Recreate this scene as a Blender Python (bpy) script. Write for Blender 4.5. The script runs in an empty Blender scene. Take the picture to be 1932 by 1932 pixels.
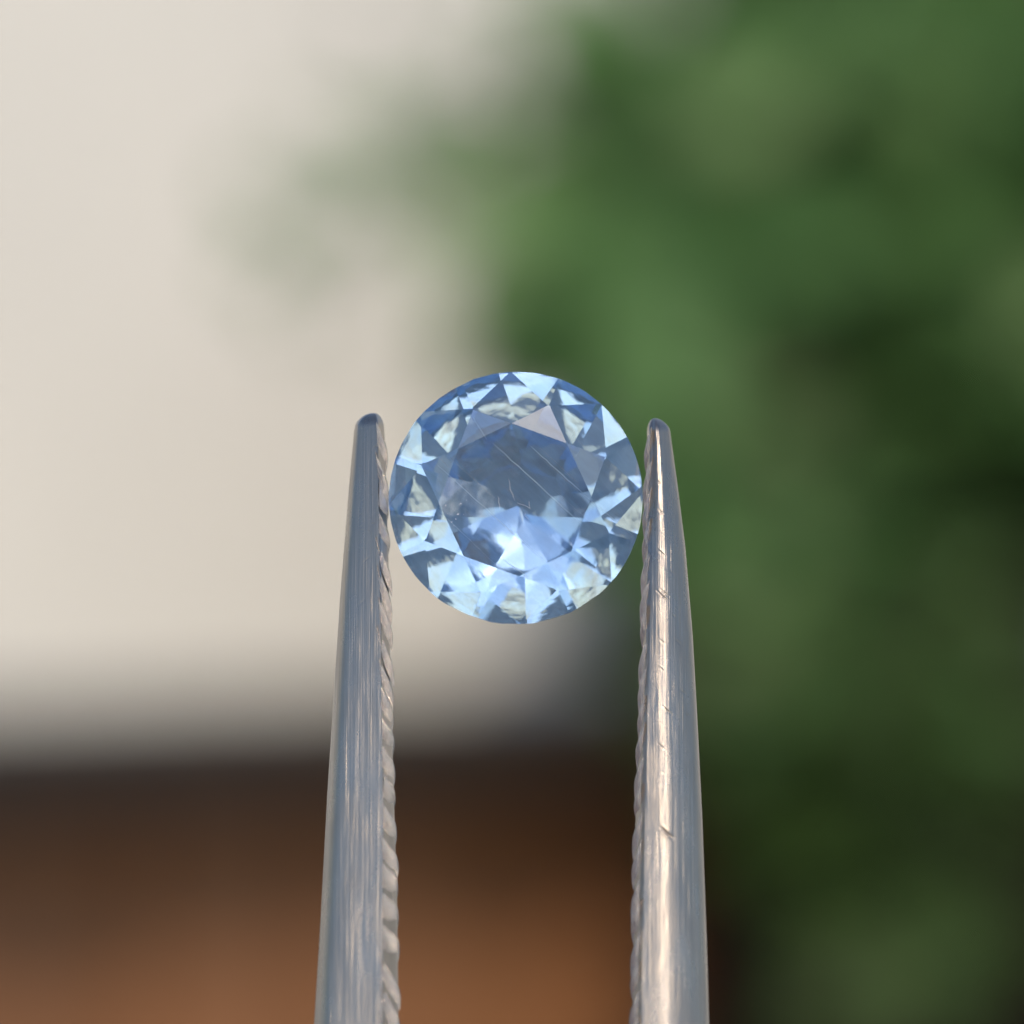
import bpy, math, random
import numpy as np
from mathutils import Vector, Matrix

random.seed(7)
rng = np.random.default_rng(11)
R = math.radians
MM = 0.001
sc = bpy.context.scene
col = sc.collection

# ------------------------------------------------------------------ camera
CAM_D = 0.110                       # metres from the lens to the stone
FRAME = 0.02415                     # width seen at the stone
cam_d = bpy.data.cameras.new('camera')
cam = bpy.data.objects.new('camera', cam_d)
col.objects.link(cam)
cam.location = (0, -CAM_D, 0)
cam.rotation_euler = (R(90), 0, 0)
cam_d.sensor_width = 36
cam_d.lens = 36 * CAM_D / FRAME
cam_d.clip_start = 0.005
cam_d.clip_end = 500
cam_d.dof.use_dof = True
cam_d.dof.focus_distance = CAM_D - 0.0005
cam_d.dof.aperture_fstop = cam_d.lens / 3.9       # a 4 mm wide phone aperture
cam_d.dof.aperture_blades = 0
sc.camera = cam

# ------------------------------------------------------------------ sky and sun
SUN_EL, SUN_AZ = 34.0, 6.0         # elevation; degrees to the right of straight behind the camera
world = bpy.data.worlds.new('World')
sc.world = world
world.use_nodes = True
wn, wl = world.node_tree.nodes, world.node_tree.links
wn.clear()
wo = wn.new('ShaderNodeOutputWorld')
wb = wn.new('ShaderNodeBackground')
ws = wn.new('ShaderNodeTexSky')
ws.sky_type = 'NISHITA'
ws.sun_disc = False
sun_dir = Vector((math.sin(R(SUN_AZ)) * math.cos(R(SUN_EL)), -math.cos(R(SUN_AZ)) * math.cos(R(SUN_EL)), math.sin(R(SUN_EL))))
ws.sun_elevation = R(SUN_EL)
ws.sun_rotation = math.atan2(sun_dir.x, sun_dir.y)
ws.air_density = 1.0
ws.dust_density = 1.9
wb.inputs['Strength'].default_value = 0.15
wl.new(ws.outputs[0], wb.inputs[0])
wl.new(wb.outputs[0], wo.inputs[0])

sun_l = bpy.data.lights.new('sun', 'SUN')
sun_l.energy = 2.2
sun_l.angle = R(0.53)
sun_l.color = (1.0, 0.72, 0.45)
sun = bpy.data.objects.new('sun', sun_l)
col.objects.link(sun)
sun.rotation_euler = (-sun_dir).to_track_quat('-Z', 'Y').to_euler()

vs = sc.view_settings
vs.view_transform = 'Standard'
vs.look = 'None'
vs.exposure = 0.25
vs.gamma = 1.0
vs.use_curve_mapping = False
sc.cycles.max_bounces = 24
sc.cycles.transmission_bounces = 24
sc.cycles.glossy_bounces = 12
sc.cycles.volume_bounces = 2
sc.cycles.use_denoising = True

# ------------------------------------------------------------------ helpers
def tag(o, label=None, cat=None, group=None, kind=None):
    if label: o['label'] = label
    if cat: o['category'] = cat
    if group: o['group'] = group
    if kind: o['kind'] = kind
    return o

def empty(name, loc=(0, 0, 0)):
    o = bpy.data.objects.new(name, None)
    o.empty_display_size = 0.002
    o.location = loc
    col.objects.link(o)
    return o

def mesh_obj(name, verts, faces, mat, parent=None, smooth=False):
    me = bpy.data.meshes.new(name)
    me.from_pydata([tuple(v) for v in verts], [], [tuple(f) for f in faces])
    me.materials.append(mat)
    if smooth:
        me.polygons.foreach_set('use_smooth', [True] * len(me.polygons))
    me.update()
    o = bpy.data.objects.new(name, me)
    col.objects.link(o)
    if parent: o.parent = parent
    return o

def PX(px, py, y=0.0):
    """a pixel of the 1932 px photograph carried to the depth y (metres)"""
    k = (y + CAM_D) / CAM_D * FRAME / 1932
    return Vector(((px - 966) * k, y, (966 - py) * k))

def mat_new(name):
    m = bpy.data.materials.new(name)
    m.use_nodes = True
    n, l = m.node_tree.nodes, m.node_tree.links
    n.clear()
    out = n.new('ShaderNodeOutputMaterial')
    return m, n, l, out

def principled(name, base, rough=0.5, metal=0.0, **kw):
    m, n, l, out = mat_new(name)
    b = n.new('ShaderNodeBsdfPrincipled')
    b.inputs['Base Color'].default_value = (*base, 1)
    b.inputs['Roughness'].default_value = rough
    b.inputs['Metallic'].default_value = metal
    for k, v in kw.items():
        b.inputs[k].default_value = v
    l.new(b.outputs[0], out.inputs[0])
    return m, n, l, out, b

def noise(n, l, scale, detail=4, vec=None, rough=0.55):
    t = n.new('ShaderNodeTexNoise')
    t.inputs['Scale'].default_value = scale
    t.inputs['Detail'].default_value = detail
    t.inputs['Roughness'].default_value = rough
    if vec is not None: l.new(vec, t.inputs['Vector'])
    return t

def ramp(n, l, fac, stops):
    r = n.new('ShaderNodeValToRGB')
    e = r.color_ramp.elements
    while len(e) > 1: e.remove(e[-1])
    e[0].position, e[0].color = stops[0][0], (*stops[0][1], 1)
    for p, c in stops[1:]:
        x = e.new(p); x.color = (*c, 1)
    l.new(fac, r.inputs[0])
    return r

def coords(n, l, scale):
    tc = n.new('ShaderNodeTexCoord')
    mp = n.new('ShaderNodeMapping')
    mp.inputs['Scale'].default_value = scale
    l.new(tc.outputs['Object'], mp.inputs[0])
    return mp.outputs[0]

# ------------------------------------------------------------------ materials
def m_plaster():
    m, n, l, out, b = principled('cream_plaster', (0.62, 0.56, 0.47), 0.9)
    v = coords(n, l, (1, 1, 1))
    t = noise(n, l, 2.2, 5, v)
    r = ramp(n, l, t.outputs[0], [(0.3, (0.42, 0.466, 0.50)), (0.7, (0.55, 0.607, 0.645))])
    l.new(r.outputs[0], b.inputs['Base Color'])
    t2 = noise(n, l, 180, 5, v)
    bp = n.new('ShaderNodeBump'); bp.inputs['Strength'].default_value = 0.4; bp.inputs['Distance'].default_value = 0.002
    l.new(t2.outputs[0], bp.inputs['Height']); l.new(bp.outputs[0], b.inputs['Normal'])
    return m

def m_wood(name, c0, c1):
    m, n, l, out, b = principled(name, c0, 0.6)
    v = coords(n, l, (30, 30, 1.6))
    t = noise(n, l, 1.5, 6, v, 0.6)
    r = ramp(n, l, t.outputs[0], [(0.3, c0), (0.72, c1)])
    l.new(r.outputs[0], b.inputs['Base Color'])
    bp = n.new('ShaderNodeBump'); bp.inputs['Strength'].default_value = 0.3; bp.inputs['Distance'].default_value = 0.001
    l.new(t.outputs[0], bp.inputs['Height']); l.new(bp.outputs[0], b.inputs['Normal'])
    return m

def m_leaf(name, c0, c1):
    m, n, l, out, b = principled(name, c0, 0.5)
    v = coords(n, l, (1, 1, 1))
    t = noise(n, l, 26, 3, v)
    r = ramp(n, l, t.outputs[0], [(0.35, c0), (0.65, c1)])
    l.new(r.outputs[0], b.inputs['Base Color'])
    tr = n.new('ShaderNodeBsdfTranslucent')
    l.new(r.outputs[0], tr.inputs[0])
    mx = n.new('ShaderNodeMixShader'); mx.inputs[0].default_value = 0.3
    l.new(b.outputs[0], mx.inputs[1]); l.new(tr.outputs[0], mx.inputs[2]); l.new(mx.outputs[0], out.inputs[0])
    return m

def m_ground():
    m, n, l, out, b = principled('paving_concrete', (0.3, 0.28, 0.25), 0.85)
    v = coords(n, l, (1, 1, 1))
    t = noise(n, l, 3, 6, v)
    r = ramp(n, l, t.outputs[0], [(0.3, (0.075, 0.066, 0.058)), (0.7, (0.12, 0.105, 0.092))])
    l.new(r.outputs[0], b.inputs['Base Color'])
    return m

def m_steel(name, rough, base=(0.60, 0.61, 0.64), bump=1.0):
    m, n, l, out, b = principled(name, base, rough, 1.0)
    b.inputs['Anisotropic'].default_value = 0.55
    b.inputs['Anisotropic Rotation'].default_value = 0.25
    tg = n.new('ShaderNodeTangent'); tg.direction_type = 'RADIAL'; tg.axis = 'Z'
    l.new(tg.outputs[0], b.inputs['Tangent'])
    v = coords(n, l, (1, 0, 0.004))
    brush = noise(n, l, 30000, 3, v, 0.7)            # fine lines running along the arm
    v2 = coords(n, l, (1, 1, 0.35))
    wear = noise(n, l, 1500, 5, v2, 0.6)             # handling marks
    v3 = coords(n, l, (1, 1, 1))
    grain = noise(n, l, 14000, 2, v3, 0.6)
    mr = n.new('ShaderNodeMapRange')
    mr.inputs['From Min'].default_value = 0.3; mr.inputs['From Max'].default_value = 0.72
    mr.inputs['To Min'].default_value = rough * 0.8; mr.inputs['To Max'].default_value = rough * 1.3
    l.new(wear.outputs[0], mr.inputs[0]); l.new(mr.outputs[0], b.inputs['Roughness'])
    a1 = n.new('ShaderNodeMath'); a1.operation = 'MULTIPLY_ADD'; a1.inputs[1].default_value = 0.10
    l.new(grain.outputs[0], a1.inputs[0]); l.new(brush.outputs[0], a1.inputs[2])
    a2 = n.new('ShaderNodeMath'); a2.operation = 'MULTIPLY_ADD'; a2.inputs[1].default_value = 0.08
    l.new(wear.outputs[0], a2.inputs[0]); l.new(a1.outputs[0], a2.inputs[2])
    bp = n.new('ShaderNodeBump'); bp.inputs['Strength'].default_value = 1.0; bp.inputs['Distance'].default_value = 0.000020 * bump
    l.new(a2.outputs[0], bp.inputs['Height']); l.new(bp.outputs[0], b.inputs['Normal'])
    return m

def m_glass(name, rough=0.0, tint=(0.945, 0.976, 1.0)):
    m, n, l, out = mat_new(name)
    g = n.new('ShaderNodeBsdfGlass')
    g.inputs['Color'].default_value = (*tint, 1)
    g.inputs['IOR'].default_value = 1.77
    g.inputs['Roughness'].default_value = rough
    v = coords(n, l, (1, 1, 1))
    t = noise(n, l, 1300, 2, v)                      # slightly wavy hand polish
    bp = n.new('ShaderNodeBump'); bp.inputs['Strength'].default_value = 1.0; bp.inputs['Distance'].default_value = 0.000007
    l.new(t.outputs[0], bp.inputs['Height']); l.new(bp.outputs[0], g.inputs['Normal'])
    l.new(g.outputs[0], out.inputs['Surface'])
    return m

def m_silk():
    m, n, l, out = mat_new('blue_sapphire_interior')
    ab = n.new('ShaderNodeVolumeAbsorption')
    ab.inputs['Color'].default_value = (0.0, 0.49, 0.95, 1)
    ab.inputs['Density'].default_value = 170
    s = n.new('ShaderNodeVolumeScatter')
    s.inputs['Color'].default_value = (0.50, 0.82, 1.0, 1)
    s.inputs['Density'].default_value = 150
    s.inputs['Anisotropy'].default_value = 0.2
    tc = n.new('ShaderNodeTexCoord')
    mp = n.new('ShaderNodeMapping'); mp.vector_type = 'TEXTURE'
    mp.inputs['Rotation'].default_value = (0, 0, R(-43)); mp.inputs['Scale'].default_value = (6, 1, 2)
    l.new(tc.outputs['Object'], mp.inputs[0])
    t = noise(n, l, 2600, 3, mp.outputs[0], 0.65)    # silk lies in bands along the crystal
    mr = n.new('ShaderNodeMapRange'); mr.inputs['From Min'].default_value = 0.36; mr.inputs['From Max'].default_value = 0.68
    mr.inputs['To Min'].default_value = 25; mr.inputs['To Max'].default_value = 210
    l.new(t.outputs[0], mr.inputs[0]); l.new(mr.outputs[0], s.inputs['Density'])
    a = n.new('ShaderNodeAddShader')
    l.new(ab.outputs[0], a.inputs[0]); l.new(s.outputs[0], a.inputs[1])
    l.new(a.outputs[0], out.inputs['Volume'])
    return m

def m_inclusion(name, c, fac):
    m, n, l, out = mat_new(name)
    d = n.new('ShaderNodeBsdfDiffuse'); d.inputs[0].default_value = (*c, 1)
    tl = n.new('ShaderNodeBsdfTranslucent'); tl.inputs[0].default_value = (*c, 1)
    m1 = n.new('ShaderNodeMixShader'); m1.inputs[0].default_value = 0.5
    t = n.new('ShaderNodeBsdfTransparent')
    m2 = n.new('ShaderNodeMixShader'); m2.inputs[0].default_value = fac
    l.new(d.outputs[0], m1.inputs[1]); l.new(tl.outputs[0], m1.inputs[2])
    l.new(t.outputs[0], m2.inputs[1]); l.new(m1.outputs[0], m2.inputs[2])
    l.new(m2.outputs[0], out.inputs[0])
    return m

M_PLASTER = m_plaster()
M_BOARD = m_wood('brown_boards', (0.17, 0.082, 0.040), (0.26, 0.135, 0.070))
M_CAP = m_wood('dark_stained_cap', (0.006, 0.005, 0.005), (0.013, 0.011, 0.010))
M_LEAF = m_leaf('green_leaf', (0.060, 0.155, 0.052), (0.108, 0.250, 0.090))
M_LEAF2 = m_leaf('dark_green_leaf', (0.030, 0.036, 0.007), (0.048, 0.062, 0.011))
M_LEAF3 = m_leaf('low_bough_leaf', (0.026, 0.066, 0.018), (0.05, 0.11, 0.03))  # a darker green than the crown's, for the low bough
M_BARK = principled('dark_bark', (0.007, 0.006, 0.005), 0.95, **{'Specular IOR Level': 0.1})[0]
M_POT = principled('black_planter', (0.005, 0.004, 0.004), 0.9, **{'Specular IOR Level': 0.1})[0]
M_SOIL = principled('potting_soil', (0.02, 0.014, 0.01), 0.95)[0]
M_GROUND = m_ground()
M_STEEL = m_steel('brushed_steel', 0.29, (0.31, 0.30, 0.295))
M_STEEL_FLAT = m_steel('smooth_brushed_steel', 0.29, (0.31, 0.298, 0.290), 0.7)
M_TOOTH = m_steel('bright_worn_steel', 0.12, (0.52, 0.51, 0.51), 1.6)
M_TABLE = m_glass('sapphire_polish')
M_GIRDLE = m_glass('sapphire_girdle', 0.25)
M_SILK = m_silk()
M_NEEDLE = m_inclusion('pale_silk_needle', (0.6, 0.82, 1.0), 0.5)
M_SILKLINE = m_inclusion('faint_silk_needle', (0.7, 0.88, 1.0), 0.16)
M_FLAKE = m_inclusion('bright_flake', (0.9, 0.95, 1.0), 0.8)

# ------------------------------------------------------------------ ground, wall
def box_vf(x0, x1, y0, y1, z0, z1):
    v = [(x, y, z) for z in (z0, z1) for y in (y0, y1) for x in (x0, x1)]
    f = [(0, 2, 3, 1), (4, 5, 7, 6), (0, 1, 5, 4), (2, 6, 7, 3), (0, 4, 6, 2), (1, 3, 7, 5)]
    return v, f

GZ = -1.0
g = mesh_obj('ground', [(-60, -60, GZ), (60, -60, GZ), (60, 60, GZ), (-60, 60, GZ)], [(0, 1, 2, 3)], M_GROUND)
tag(g, 'dark grey-brown paving below the wall', 'ground', kind='structure')

WALL_Y = 1.74
v, f = box_vf(-3.2, 3.2, WALL_Y, WALL_Y + 0.2, GZ, 0.5)
w = mesh_obj('plaster_wall', v, f, M_PLASTER)
tag(w, 'smooth cream plaster wall behind the brown board fence and the shrub', 'wall')

# ------------------------------------------------------------------ brown board fence with its dark cap
def board_box():
    top = PX(560, 1328, 1.30)
    root = empty('board_fence', (top.x, top.y, GZ))
    root.rotation_euler = (0, 0, R(48))
    tag(root, 'low brown vertical-board fence under a dark cap rail, before the cream wall', 'fence')
    H = top.z - GZ
    bw, gap = 0.060, 0.004
    x, i = -0.606, 0
    while x < 0.17:
        dy = random.uniform(-0.002, 0.002) + (0.012 if i % 3 == 2 else 0)
        v, f = box_vf(x, x + bw, 0.030 + dy, 0.048 + dy, 0.0, H - 0.024)
        mesh_obj('board', v, f, M_BOARD, root)
        x += bw + gap; i += 1
    v, f = box_vf(-0.64, 0.222, -0.030, 0.068, H - 0.024, H)
    mesh_obj('cap_rail', v, f, M_CAP, root)
    for z in (0.15, H - 0.16):
        v, f = box_vf(-0.606, 0.21, 0.062, 0.082, z, z + 0.05)
        mesh_obj('back_rail', v, f, M_CAP, root)
board_box()

# ------------------------------------------------------------------ shrubs in black planters
LEAF_V = np.array([(0, 0, 0), (0.22, 0.25, 0.03), (0.30, 0.5, 0.05), (0.20, 0.78, 0.02), (0, 1.0, -0.06),
                   (-0.20, 0.78, 0.02), (-0.30, 0.5, 0.05), (-0.22, 0.25, 0.03), (0, 0.25, 0), (0, 0.5, 0), (0, 0.78, -0.01)])
LEAF_F = [(0, 1, 8), (1, 2, 9, 8), (2, 3, 10, 9), (3, 4, 10), (0, 8, 7), (8, 9, 6, 7), (9, 10, 5, 6), (10, 4, 5)]

def leaf_mesh(name, spots, mat, parent, lo=0.035, hi=0.06, seed=1, facing=0.6):
    rg = random.Random(seed)
    V, F = [], []
    for p, s in spots:
        L = rg.uniform(lo, hi) * s
        d = Vector((rg.gauss(0, 1), rg.gauss(0, 0.6), rg.gauss(-0.3, 0.8))).normalized()
        nrm = Vector((rg.gauss(0.1, 0.55), -facing + rg.gauss(0, 0.5), rg.gauss(0.6, 0.5)))
        nrm = (nrm - nrm.dot(d) * d).normalized()
        sd = d.cross(nrm)
        b = len(V)
        for a in LEAF_V.tolist():
            V.append(Vector(p) + L * (a[0] * sd + a[1] * d + a[2] * nrm))
        F += [tuple(b + i for i in q) for q in LEAF_F]
    return mesh_obj(name, V, F, mat, parent)

def tube_vf(pts, radii, n=8):
    V, F = [], []
    pts = [Vector(p) for p in pts]
    for i, p in enumerate(pts):
        d = (pts[min(i + 1, len(pts) - 1)] - pts[max(i - 1, 0)]).normalized()
        a = d.orthogonal().normalized(); b = d.cross(a)
        for k in range(n):
            t = 2 * math.pi * k / n
            V.append(p + radii[i] * (math.cos(t) * a + math.sin(t) * b))
    for i in range(len(pts) - 1):
        for k in range(n):
            F.append((i * n + k, i * n + (k + 1) % n, (i + 1) * n + (k + 1) % n, (i + 1) * n + k))
    F.append(tuple(range(n))[::-1]); F.append(tuple((len(pts) - 1) * n + k for k in range(n)))
    return V, F

def clump(px, py, y, rpx, ry, n, rg, s=1.0):
    """leaf spots in an ellipsoid whose middle is seen at a pixel, ry metres deep"""
    c = PX(px, py, y)
    r = (PX(px + rpx, py, y) - c).length
    out = []
    for _ in range(n):
        while True:
            q = Vector((rg.uniform(-1, 1), rg.uniform(-1, 1), rg.uniform(-1, 1)))
            if q.length < 1: break
        out.append((c + Vector((q.x * r, q.y * ry, q.z * r)), s))
    return out

def planter(name, label, cx, cy, w, d, top):
    root = empty(name, (cx, cy, GZ))
    tag(root, label, 'planter')
    H = top - GZ
    t = 0.012
    for (x0, x1, y0, y1) in ((-w, w, -d, -d + t), (-w, w, d - t, d), (-w, -w + t, -d + t, d - t), (w - t, w, -d + t, d - t)):
        v, f = box_vf(x0, x1, y0, y1, 0, H)
        mesh_obj('panel', v, f, M_POT, root)
    v, f = box_vf(-w + t, w - t, -d + t, d - t, 0.0, H - 0.03)
    mesh_obj('soil', v, f, M_SOIL, root)
    return root

rg = random.Random(5)
pt = PX(1800, 1560, 1.40)
planter('black_planter', 'tall black square planter beside the brown board fence, the shrub growing out of it', pt.x + 0.081, 1.50, 0.16, 0.12, pt.z)

shrub = empty('leafy_shrub', (pt.x + 0.081, 1.50, pt.z - 0.04))
tag(shrub, 'broad-leaved green shrub growing out of the tall black planter against the wall', 'shrub')
inv = Matrix.Translation(-Vector(shrub.location))
def loc(spots): return [(p - Vector(shrub.location), s) for p, s in spots]
base = Vector((0, 0, -0.02))
def S(px, py, y): return PX(px, py, y) - Vector(shrub.location)
v, f = tube_vf([base, S(1905, 1400, 1.48), S(1895, 1100, 1.47), S(1800, 800, 1.47), S(1700, 400, 1.46), S(1650, -200, 1.45)],
               [0.034, 0.032, 0.026, 0.017, 0.010, 0.005])
mesh_obj('trunk', v, f, M_BARK, shrub, True)
for path in ([(1895, 1100, 1.47), (1700, 900, 1.42), (1450, 640, 1.40), (1200, 420, 1.38), (980, 330, 1.37)],
             [(1800, 800, 1.47), (1500, 350, 1.40), (1150, 120, 1.38), (860, 240, 1.37), (560, 490, 1.36)],
             [(1895, 1150, 1.47), (1700, 1150, 1.38), (1500, 1150, 1.35), (1400, 1250, 1.33)],
             [(1895, 1150, 1.47), (1750, 1200, 1.36), (1700, 1450, 1.33), (1780, 1750, 1.32)],
             [(1700, 400, 1.46), (1900, 200, 1.40), (2200, 0, 1.38)],
             [(1895, 1100, 1.47), (2150, 900, 1.45), (2400, 700, 1.45)]):
    pts = [S(*q) for q in path]
    v, f = tube_vf(pts, [0.006 - 0.0045 * i / (len(pts) - 1) for i in range(len(pts))], 6)
    mesh_obj('branch', v, f, M_BARK, shrub, True)

front, low = [], []
for a in [(1650, 150, 1.42, 330, .08, 130), (1850, 80, 1.42, 330, .08, 110), (1400, 330, 1.40, 250, .06, 85), (1600, 430, 1.42, 240, .06, 90),
          (1200, 430, 1.38, 190, .04, 46), (1090, 480, 1.38, 120, .03, 18), (1020, 360, 1.38, 150, .03, 9), (1220, 640, 1.38, 170, .04, 34), (1330, 850, 1.40, 150, .05, 26),
          (1880, 480, 1.42, 220, .06, 60), (1920, 740, 1.42, 110, .05, 22), (1440, 1060, 1.36, 150, .05, 22), (1600, 1180, 1.36, 150, .05, 14),
          (1500, 150, 1.42, 200, .06, 50), (2150, 200, 1.45, 300, .1, 70), (2300, 650, 1.45, 260, .1, 60), (1650, -250, 1.45, 400, .1, 120), (1200, 200, 1.38, 110, .03, 9), (1350, 60, 1.40, 150, .03, 16)]:
    front += clump(*a, rg)
leaf_mesh('crown', loc(front), M_LEAF, shrub, seed=3)
for a in [(1480, 1100, 1.36, 160, .04, 26), (1600, 1220, 1.36, 170, .04, 34), (1480, 1300, 1.36, 120, .04, 30), (1620, 1400, 1.36, 130, .04, 34), (1700, 1560, 1.36, 120, .04, 26), (1750, 1700, 1.36, 80, .04, 9), (1420, 1180, 1.38, 90, .04, 16)]:
    low += clump(*a, rg)
leaf_mesh('low_bough_leaves', loc(low), M_LEAF3, shrub, seed=6)
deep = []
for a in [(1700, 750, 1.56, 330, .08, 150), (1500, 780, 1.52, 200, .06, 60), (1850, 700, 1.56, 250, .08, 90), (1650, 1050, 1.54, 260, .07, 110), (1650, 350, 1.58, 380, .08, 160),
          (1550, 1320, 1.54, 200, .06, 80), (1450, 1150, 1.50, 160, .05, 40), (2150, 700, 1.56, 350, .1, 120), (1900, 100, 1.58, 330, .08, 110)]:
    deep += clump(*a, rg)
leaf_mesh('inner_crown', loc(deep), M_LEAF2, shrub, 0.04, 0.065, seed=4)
sprig = []
for (px, py, n_) in [(560, 520, 3), (520, 480, 1), (600, 440, 3), (680, 380, 3), (760, 320, 3), (850, 270, 3), (840, 120, 2), (760, 60, 1), (950, 210, 4), (1060, 160, 4), (1100, 300, 3), (900, 430, 2),
                     (480, 380, 2), (640, 560, 3), (500, 560, 2), (720, 250, 3), (820, 400, 2), (620, 300, 2), (930, 90, 3), (1000, 30, 3), (880, 20, 2), (980, 560, 3)]:
    sprig += clump(px, py, 1.37, 85, .03, max(1, n_ - 1), rg, 0.7)
leaf_mesh('sprig_leaves', loc(sprig), M_LEAF, shrub, 0.02, 0.04, seed=9)

# ------------------------------------------------------------------ the stone
GC = Vector(((973 - 966) / 80, 0.0, (966 - 940) / 80))          # middle of the stone, mm
RAD = 3.0
ROT = 2.5
def rot2(r, a, z):  # local stone frame: x right, y up, z towards the camera (table)
    return np.array((r * math.cos(R(a)), r * math.sin(R(a)), z))

CROWN, PAV, GT = 33.0, 36.0, 0.040
tT, rS = 0.597, 0.78
hT = (1 - tT) * math.tan(R(CROWN)) + GT / 2
zS = (1 - rS * math.cos(R(22.5))) * math.tan(R(CROWN)) + GT / 2
planes = []     # (normal, offset, name)
def add_plane(p, q, r, name, jit=0.0):
    nrm = np.cross(q - p, r - p); nrm /= np.linalg.norm(nrm)
    c = (p + q + r) / 3
    if nrm @ c < 0: nrm = -nrm
    if jit:
        nrm = nrm + rng.normal(0, jit, 3); nrm /= np.linalg.norm(nrm)
    planes.append((nrm, nrm @ c, name))
planes.append((np.array((0, 0, 1.0)), hT, 'table_facet'))
for k in range(8):
    a = ROT + 45 * k
    add_plane(rot2(tT, a, hT), rot2(rS, a - 22.5, zS), rot2(rS, a + 22.5, zS), 'kite_facet', 0.0025)
    add_plane(rot2(tT, a, hT), rot2(tT, a + 45, hT), rot2(rS, a + 22.5, zS), 'star_facet', 0.0025)
    for s in (-1, 1):
        add_plane(rot2(rS, a + 22.5 * s, zS), rot2(1, a, GT / 2), rot2(1, a + 22.5 * s, GT / 2), 'upper_girdle_facet', 0.003)
PR = ROT + 3.0
PASYM, PASA = -3.0, -14.0
zb = -GT / 2
for k in range(8):
    a = PR + 45 * k
    pav = PAV + PASYM * math.sin(R(a + PASA)) + rng.normal(0, 0.9)     # hand cut: the point sits a little off centre
    nrm = np.array((math.sin(R(pav)) * math.cos(R(a)), math.sin(R(pav)) * math.sin(R(a)), -math.cos(R(pav))))
    planes.append((nrm, nrm @ rot2(1, a, zb), 'pavilion_main'))
    rl = 0.17
    for s in (-1, 1):
        zl = zb - (1 - rl * math.cos(R(22.5))) * math.tan(R(PAV + PASYM * math.sin(R(a + 22.5 * s + PASA))))
        add_plane(rot2(1, a, zb), rot2(1, a + 22.5 * s, zb), rot2(rl, a + 22.5 * s, zl), 'lower_girdle_facet', 0.012)
NG = 96
for k in range(NG):
    a = 360 * k / NG
    rr = 1.0
    nrm = rot2(1, a, 0)
    # the rim is chipped a little along the top left and at the bottom
    chip = 0.002 + 0.009 * max(0.0, math.cos(R(a - 125))) ** 4 + 0.009 * max(0.0, math.cos(R(a - 272))) ** 6
    planes.append((nrm, (rr - chip * rng.uniform(0, 1.6)), 'girdle'))

def clip_poly(poly, nrm, off):
    out = []
    for i in range(len(poly)):
        a, b = poly[i], poly[(i + 1) % len(poly)]
        da, db = nrm @ a - off, nrm @ b - off
        if da <= 0: out.append(a)
        if (da < 0 < db) or (db < 0 < da):
            out.append(a + (b - a) * (da / (da - db)))
    return out

def stone_polys():
    res = []
    for i, (n_, o_, nm) in enumerate(planes):
        a = np.cross(n_, (0.3, 0.2, 0.93) if abs(n_[2]) < 0.9 else (1, 0, 0)); a /= np.linalg.norm(a)
        b = np.cross(n_, a)
        c = n_ * o_
        poly = [c + 4 * (x * a + y * b) for x, y in ((-1, -1), (1, -1), (1, 1), (-1, 1))]
        for j, (n2, o2, _) in enumerate(planes):
            if j != i and poly:
                poly = clip_poly(poly, n2, o2)
        if len(poly) >= 3: res.append((nm, poly))
    return res

polys = stone_polys()
verts = []
def weld(p):
    for i, q in enumerate(verts):
        if abs(q[0] - p[0]) + abs(q[1] - p[1]) + abs(q[2] - p[2]) < 3e-5: return i
    verts.append(p); return len(verts) - 1
wpolys = []
for nm, poly in polys:
    ids = []
    for p in poly:
        k = weld(p)
        if not ids or ids[-1] != k: ids.append(k)
    if len(ids) > 1 and ids[0] == ids[-1]: ids.pop()
    if len(ids) >= 3: wpolys.append((nm, ids))

gem = empty('round_gemstone', tuple(GC * MM))
gem.rotation_euler = (R(90 + 2.5), 0, R(-1.0))
tag(gem, 'round brilliant-cut pale blue faceted gemstone held between the tweezer tips', 'gemstone')
VV = [np.array(q) * RAD * MM for q in verts]
def facet(name, idlists, mat):
    used = sorted({i for ids in idlists for i in ids})
    mp = {i: k for k, i in enumerate(used)}
    return mesh_obj(name, [VV[i] for i in used], [[mp[i] for i in ids] for ids in idlists], mat, gem)
girdle = []
for nm, ids in wpolys:
    if nm == 'girdle': girdle.append(ids)
    else: facet(nm, [ids], M_TABLE)
facet('girdle', girdle, M_GIRDLE)
# coloured, silky interior just inside the facets
ctr = np.mean(np.array(VV), axis=0) * 0 + np.array((0, 0, -0.18 * RAD * MM))
body = mesh_obj('silky_interior', [ctr + (q - ctr) * 0.985 for q in VV], [ids for _, ids in wpolys], M_SILK, gem)

# needle lines and flakes that break the polished surface
UP = [(n_, o_) for n_, o_, _ in planes if n_[2] > 0.2]
def Z(zx, zy, lift=0.0):       # a point of the enlarged stone picture, carried to the crown's surface
    px, py = (920 + zx / 2.76) * 0.7697, (880 + zy / 2.76) * 0.7697
    x, y = (px - 973) / 80 / RAD, (940 - py) / 80 / RAD
    z = min((o_ - n_[0] * x - n_[1] * y) / n_[2] for n_, o_ in UP)
    return Vector((x * RAD, y * RAD, z * RAD + lift)) * MM
def needle(name, p0, p1, r, mat, wob=0.0, n=14):
    pts = []
    for i in range(n + 1):
        t = i / n
        pts.append(Z(p0[0] + (p1[0] - p0[0]) * t + random.gauss(0, wob), p0[1] + (p1[1] - p0[1]) * t + random.gauss(0, wob), 0.0))
    v, f = tube_vf(pts, [r * (0.25 + 0.75 * math.sin(math.pi * min(1, max(0, i / n))) ** 0.5) * random.uniform(.8, 1.2) for i in range(n + 1)], 6)
    return mesh_obj(name, v, f, mat, gem, True)
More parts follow.
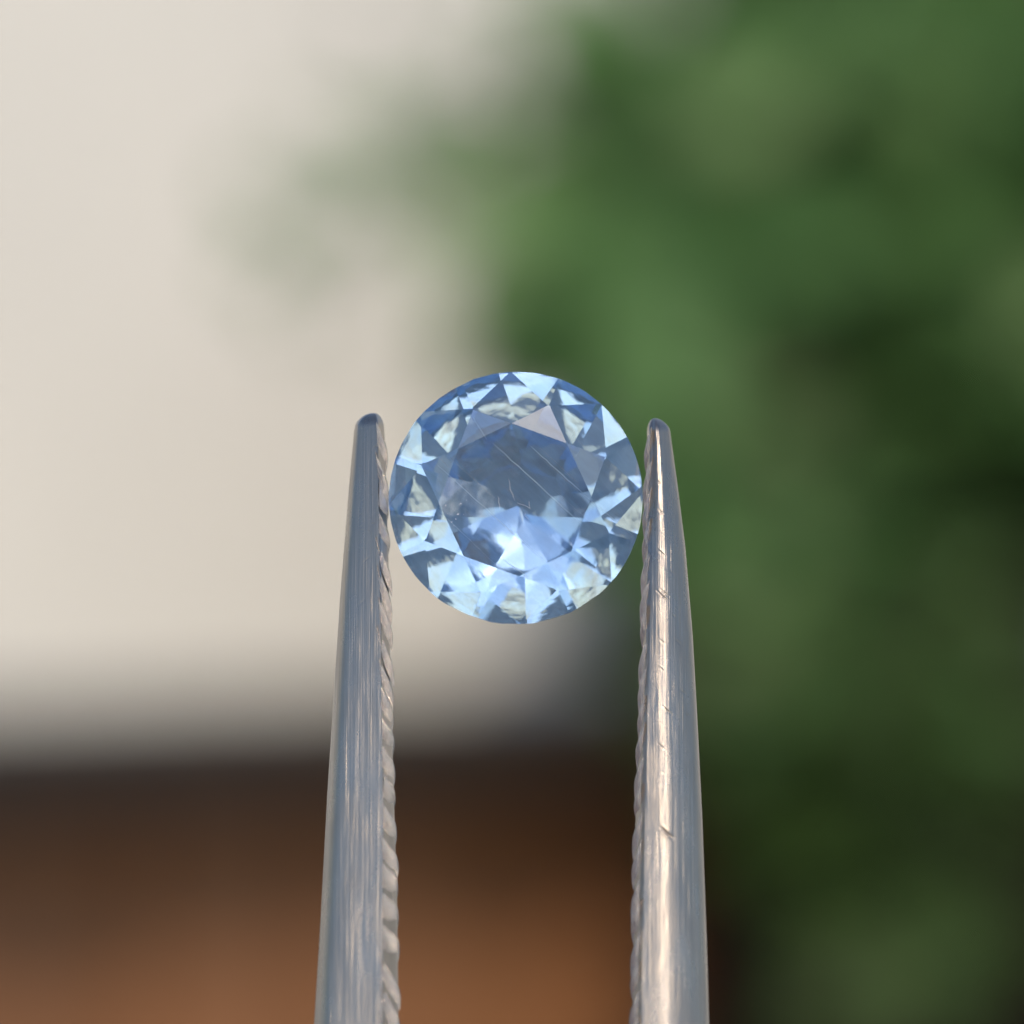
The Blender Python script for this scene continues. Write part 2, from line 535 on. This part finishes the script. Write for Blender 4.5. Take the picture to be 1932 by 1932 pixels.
for (x0, y0, x1, y1, r) in [(800, 560, 1385, 1095, .0085), (1050, 580, 1440, 930, .007), (1440, 930, 1750, 1200, .004), (430, 710, 1150, 1360, .0065),
                            (400, 980, 830, 1390, .003), (1020, 420, 1180, 540, .003), (850, 1330, 1040, 1465, .009), (660, 380, 760, 540, .006), (1310, 575, 1370, 465, .005)]:
    needle('needle', (x0, y0), (x1, y1), r * MM, M_NEEDLE, 1.5)
for _ in range(16):
    cx_, cy_, L_ = random.gauss(950, 330), random.gauss(900, 330), random.uniform(50, 240)
    if math.hypot(cx_ - 948, cy_ - 940) < 620:
        needle('needle', (cx_ - L_ * .7, cy_ - L_ * .64), (cx_ + L_ * .7, cy_ + L_ * .64), random.uniform(.003, .010) * MM, M_SILKLINE, 1.0)
for (x0, y0, x1, y1) in [(905, 800, 945, 950), (835, 920, 850, 1010), (960, 960, 1060, 1000), (1010, 1030, 1040, 1080), (1040, 945, 1050, 1010)]:
    needle('hair', (x0, y0), (x1, y1), 0.004 * MM, M_FLAKE, 4, 6)
for _ in range(12):
    c = Z(540 + random.gauss(0, 55), 1060 + random.gauss(0, 70), 0.001)
    u = Vector((random.gauss(0, 1), random.gauss(0, 1), 0)).normalized() * random.uniform(.008, .03) * MM
    w_ = Vector((-u.y, u.x, 0)) * 0.45
    n_ = u.cross(w_).normalized() * 0.003 * MM
    mesh_obj('flake', [c + u, c + w_, c - u, c - w_, c + n_, c - n_],
             [(0, 1, 4), (1, 2, 4), (2, 3, 4), (3, 0, 4), (1, 0, 5), (2, 1, 5), (3, 2, 5), (0, 3, 5)], M_FLAKE, gem)

# ------------------------------------------------------------------ the tweezers
TW = empty('tweezers', (0, 0.0005, -0.112))
tag(TW, 'brushed steel tweezers with serrated inner jaws gripping the blue gemstone', 'tweezers')
ORG = Vector(TW.location)
LEAN = math.tan(R(12))             # the handle leans towards the camera
def lean(x, y, z):
    """mm in the stone's plane -> metres on the leaning tweezers, along the same line of sight"""
    off = LEAN * np.clip(z - 0.325, -60, None) / (1 - LEAN * np.clip(z - 0.325, -60, None) / 110)
    k = (110 + off) / 110
    return x * k * MM, (y + off) * MM, z * k * MM

def table(pts):
    ys = [p[0] for p in pts]; xs = [p[1] for p in pts]
    return lambda y: np.interp(y, ys, xs)
# outlines read down the photograph (row, column), continued below the frame to the joint
L_out = table([(780, 673), (815, 667), (922, 657), (1130, 640), (1300, 629), (1500, 616), (1720, 604), (1932, 591), (3000, 500), (5500, 380), (8500, 560), (9800, 780)])
L_seam = table([(780, 712), (840, 713), (1034, 717), (1292, 721), (1525, 724), (1932, 723), (3000, 730), (5500, 760), (8500, 880), (9800, 940)])
L_in = table([(780, 730), (824, 733), (940, 736.5), (1034, 740), (1285, 744), (1723, 757), (1932, 759), (3000, 775), (5500, 800), (8500, 910), (9800, 962)])
R_out = table([(788, 1258), (807, 1264), (922, 1280), (1033, 1294), (1200, 1308), (1343, 1316), (1541, 1326), (1790, 1335), (1932, 1339), (3000, 1400), (5500, 1520), (8500, 1370), (9800, 1152)])
R_seam = table([(788, 1224), (852, 1226), (1033, 1223), (1256, 1217), (1400, 1212), (1700, 1206), (1932, 1203), (3000, 1195), (5500, 1160), (8500, 1050), (9800, 992)])
R_in = table([(788, 1213), (810, 1213.5), (940, 1213.2), (1033, 1210), (1256, 1205), (1355, 1201), (1568, 1191), (1932, 1186), (3000, 1172), (5500, 1140), (8500, 1020), (9800, 970)])
TOOTH_H = 0.095     # mm

def spline(ctrl, nseg):
    """Catmull-Rom through control points"""
    ctrl = np.array(ctrl)
    P = np.vstack([2 * ctrl[0] - ctrl[1], ctrl, 2 * ctrl[-1] - ctrl[-2]])
    out = []
    for i in range(1, len(P) - 2):
        t = np.linspace(0, 1, nseg, endpoint=False)[:, None]
        p0, p1, p2, p3 = P[i - 1], P[i], P[i + 1], P[i + 2]
        out.append(0.5 * ((2 * p1) + (-p0 + p2) * t + (2 * p0 - 5 * p1 + 4 * p2 - p3) * t ** 2 + (-p0 + 3 * p1 - 3 * p2 + p3) * t ** 3))
    out.append(ctrl[-1:])
    return np.vstack(out)

def section(side, row):
    k = 1 / 80
    ds = float(np.interp(row, [780, 1000, 1932, 4000, 9800], [0.62, 0.85, 1.1, 1.6, 1.4]))
    if side == 'left':
        xo, xs, xi = (L_out(row) - 966) * k, (L_seam(row) - 966) * k, (L_in(row) - 966) * k - TOOTH_H
        w = xs - xo
        outer = [(xo + .30 * w, 1.25 * ds), (xo + .06 * w, .8 * ds), (xo, .50 * ds), (xo + .05 * w, .22 * ds), (xo + .115 * w, .0 * ds),
                 (xo + .22 * w, -.17 * ds), (xo + .45 * w, -.33 * ds), (xo + .75 * w, -.50 * ds), (xs, -.645 * ds)]
        a = spline(outer, 12)
        inner = np.linspace((xs + .012, -.63 * ds), (xi, 0.12), 8)
        back = np.linspace((xi - .03, 0.9 * ds), (xo + .45 * w, 1.33 * ds), 4)
        return np.vstack([a, inner, back])
    xo, xs, xi = (R_out(row) - 966) * k, (R_seam(row) - 966) * k, (R_in(row) - 966) * k + TOOTH_H
    w = xo - xs
    outer = [(xo - .30 * w, 1.25 * ds), (xo - .05 * w, .8 * ds), (xo, .35 * ds), (xo - .06 * w, -.02 * ds), (xo - .28 * w, -.34 * ds), (xo - .52 * w, -.575 * ds),
             (xo - .63 * w, -.625 * ds), (xo - .74 * w, -.60 * ds), (xs + .075, -.47 * ds)]
    a = spline(outer, 11)
    bev = np.linspace((xs + .066, -.455 * ds), (xs, -.38 * ds), 4)
    inner = np.linspace((xs - .008, -.36 * ds), (xi, 0.12), 7)
    back = np.linspace((xi + .03, 0.9 * ds), (xo - .45 * w, 1.33 * ds), 4)
    return np.vstack([a, bev, inner, back])

def build_arm(side, tip, label):
    rows = np.concatenate([tip + 26 * (1 - np.cos(np.linspace(0, math.pi / 2, 22))), np.linspace(tip + 27.5, 1960, 700), np.linspace(2010, 9800, 60)])
    rings = []
    for r in rows:
        s = section(side, max(r, tip + 2))
        t = (r - tip) / 26
        if t < 1:
            q = math.sqrt(max(0.0, 1 - (1 - t) ** 2)) * 0.97 + 0.03
            cx = 0.35 * s[:, 0].min() + 0.65 * s[:, 0].max() if side == 'left' else 0.6 * s[:, 0].min() + 0.4 * s[:, 0].max()
            cy = 0.15
            s = np.column_stack([cx + (s[:, 0] - cx) * q, cy + (s[:, 1] - cy) * q])
        rings.append(s)
    A = np.array(rings)                                   # rows, around, 2
    n, m = A.shape[:2]
    zz = (966 - rows) / 80
    X, Y = A[..., 0].copy(), A[..., 1].copy()
    Zm = np.repeat(zz[:, None], m, 1)
    # handling nicks pressed into the front
    def nick(p0, p1, depth, width):
        nonlocal Y
        a = np.array([(p0[0] - 966) / 80, (966 - p0[1]) / 80]); b = np.array([(p1[0] - 966) / 80, (966 - p1[1]) / 80])
        d = b - a; L2 = d @ d
        qx, qz = X - a[0], Zm - a[1]
        t = np.clip((qx * d[0] + qz * d[1]) / L2, 0, 1)
        dist = np.hypot(qx - t * d[0], qz - t * d[1])
        prof = np.exp(-(dist / width) ** 2) - 0.35 * np.exp(-((dist - 1.9 * width) / width) ** 2)
        Y = Y + np.where(Y < 0.0, depth * prof * np.sin(math.pi * np.clip(t * 0.9 + 0.05, 0, 1)), 0)
    rr = random.Random(21 if side == 'left' else 33)
    if side == 'right':
        nick((1243, 1556), (1268, 1580), 0.030, 0.030)
        for (x, y, l) in [(1236, 905, 12), (1240, 960, 14), (1238, 1035, 20), (1236, 1112, 30), (1244, 1110, 22), (1243, 1205, 12), (1240, 1255, 14),
                          (1248, 1330, 24), (1262, 1075, 12), (1268, 1160, 9), (1272, 1205, 16), (1282, 1300, 14), (1240, 1400, 14), (1292, 1345, 10), (1290, 1240, 10)]:
            nick((x, y), (x + l * .8, y + l * .75), rr.uniform(.007, .013), rr.uniform(.016, .022))
        for _ in range(40):
            x, y, l = rr.uniform(1240, 1315), rr.uniform(850, 1500), rr.uniform(3, 9)
            nick((x, y), (x + l, y + l * rr.uniform(.2, 1.1)), rr.uniform(.002, .006), .016)
    else:
        for (x, y, x2, y2) in [(684, 1063, 699, 1050), (676, 1142, 690, 1131), (690, 1395, 706, 1380), (672, 1680, 690, 1665)]:
            nick((x, y), (x2, y2), .008, .014)
        for _ in range(34):
            x, y, l = rr.uniform(675, 712), rr.uniform(805, 1010), rr.uniform(4, 11)
            nick((x, y), (x + l, y - l * rr.uniform(-.2, .7)), rr.uniform(.003, .007), .016)
        for _ in range(30):
            x, y, l = rr.uniform(640, 712), rr.uniform(1010, 1900), rr.uniform(4, 12)
            nick((x, y), (x + l, y - l * rr.uniform(.3, 1.2)), rr.uniform(.003, .006), .014)
    lx, ly, lz = lean(X, Y, Zm)
    V = [Vector((lx[i, j], ly[i, j], lz[i, j])) - ORG for i in range(n) for j in range(m)]
    F = []
    flip = side == 'right'
    for i in range(n - 1):
        for j in range(m):
            q = (i * m + j, (i + 1) * m + j, (i + 1) * m + (j + 1) % m, i * m + (j + 1) % m)
            F.append(q[::-1] if flip else q)
    cap = tuple(range(m)); F.append(cap if not flip else cap[::-1])
    cap = tuple((n - 1) * m + j for j in range(m)); F.append(cap[::-1] if not flip else cap)
    arm = mesh_obj('arm', V, F, M_STEEL if side == 'right' else M_STEEL_FLAT, TW, True)
    arm['label'] = label
    try:
        arm.data.set_sharp_from_angle(angle=R(38))
    except Exception:
        pass
    # teeth across the inner jaw
    prof = [(-.49, -.3), (-.45, .0), (-.28, .62), (-.08, .95), (.06, 1.0), (.26, .62), (.44, .0), (.49, -.3)]
    NS = 5
    tv, tf = [], []
    for a in range(NS):
        u = a / (NS - 1)
        for (pz, ph) in prof:
            edge = (0.15, 0.9, 1.0, 1.0, 0.6)[a]
            tv.append(((-0.06, 0.16, 0.4, 0.75, 1.0)[a], ph * edge, pz * (0.8 if a == 0 else 1) + 0.75 * (u - 0.5)))
    npf = len(prof)
    for a in range(NS - 1):
        for b in range(npf):
            tf.append((a * npf + b, a * npf + (b + 1) % npf, (a + 1) * npf + (b + 1) % npf, (a + 1) * npf + b))
    tf.append(tuple(range(npf))); tf.append(tuple((NS - 1) * npf + b for b in range(npf))[::-1])
    me = None
    row = tip + 32
    while row < 2150:
        p = 55 * rr.uniform(.93, 1.07)
        c = row + p / 2
        s = section(side, c)
        k0 = (L_seam if side == 'left' else R_seam)(c)
        i_in = len(s) - 5
        pin = s[i_in]; psm = s[i_in - (7 if side == 'left' else 6)]
        a = Vector(lean(psm[0], psm[1], (966 - c) / 80)) - ORG
        b = Vector(lean(pin[0], pin[1] + 0.12, (966 - c) / 80)) - ORG
        u = b - a
        nrm = Vector((u.y, -u.x, 0)).normalized() if side == 'left' else Vector((-u.y, u.x, 0)).normalized()
        h = TOOTH_H * MM * rr.uniform(.85, 1.05)
        zax = Vector((0, -LEAN, -1)) * (p / 80) * MM
        if me is None:
            t_o = mesh_obj('tooth', tv, tf, M_TOOTH, arm)
            me = t_o.data
        else:
            t_o = bpy.data.objects.new('tooth', me); col.objects.link(t_o); t_o.parent = arm
        mtx = Matrix.Identity(4)
        for r_ in range(3):
            mtx[r_][0], mtx[r_][1], mtx[r_][2], mtx[r_][3] = u[r_], nrm[r_] * h, zax[r_], a[r_]
        t_o.matrix_local = mtx @ Matrix.Shear('XY', 4, (rr.uniform(-.4, .4), rr.uniform(-.4, .4)))
        row += p
    return arm

build_arm('left', 779, 'arm with a broad flat grey front and a serrated inner jaw')
build_arm('right', 789, 'half-round arm scored with diagonal nicks, its ridge catching warm light')
v, f = box_vf(-3.0, 3.0, -0.9, 1.9, -113, -108)
j = mesh_obj('joint', [Vector(lean(*q)) - ORG for q in v], f, M_STEEL, TW)
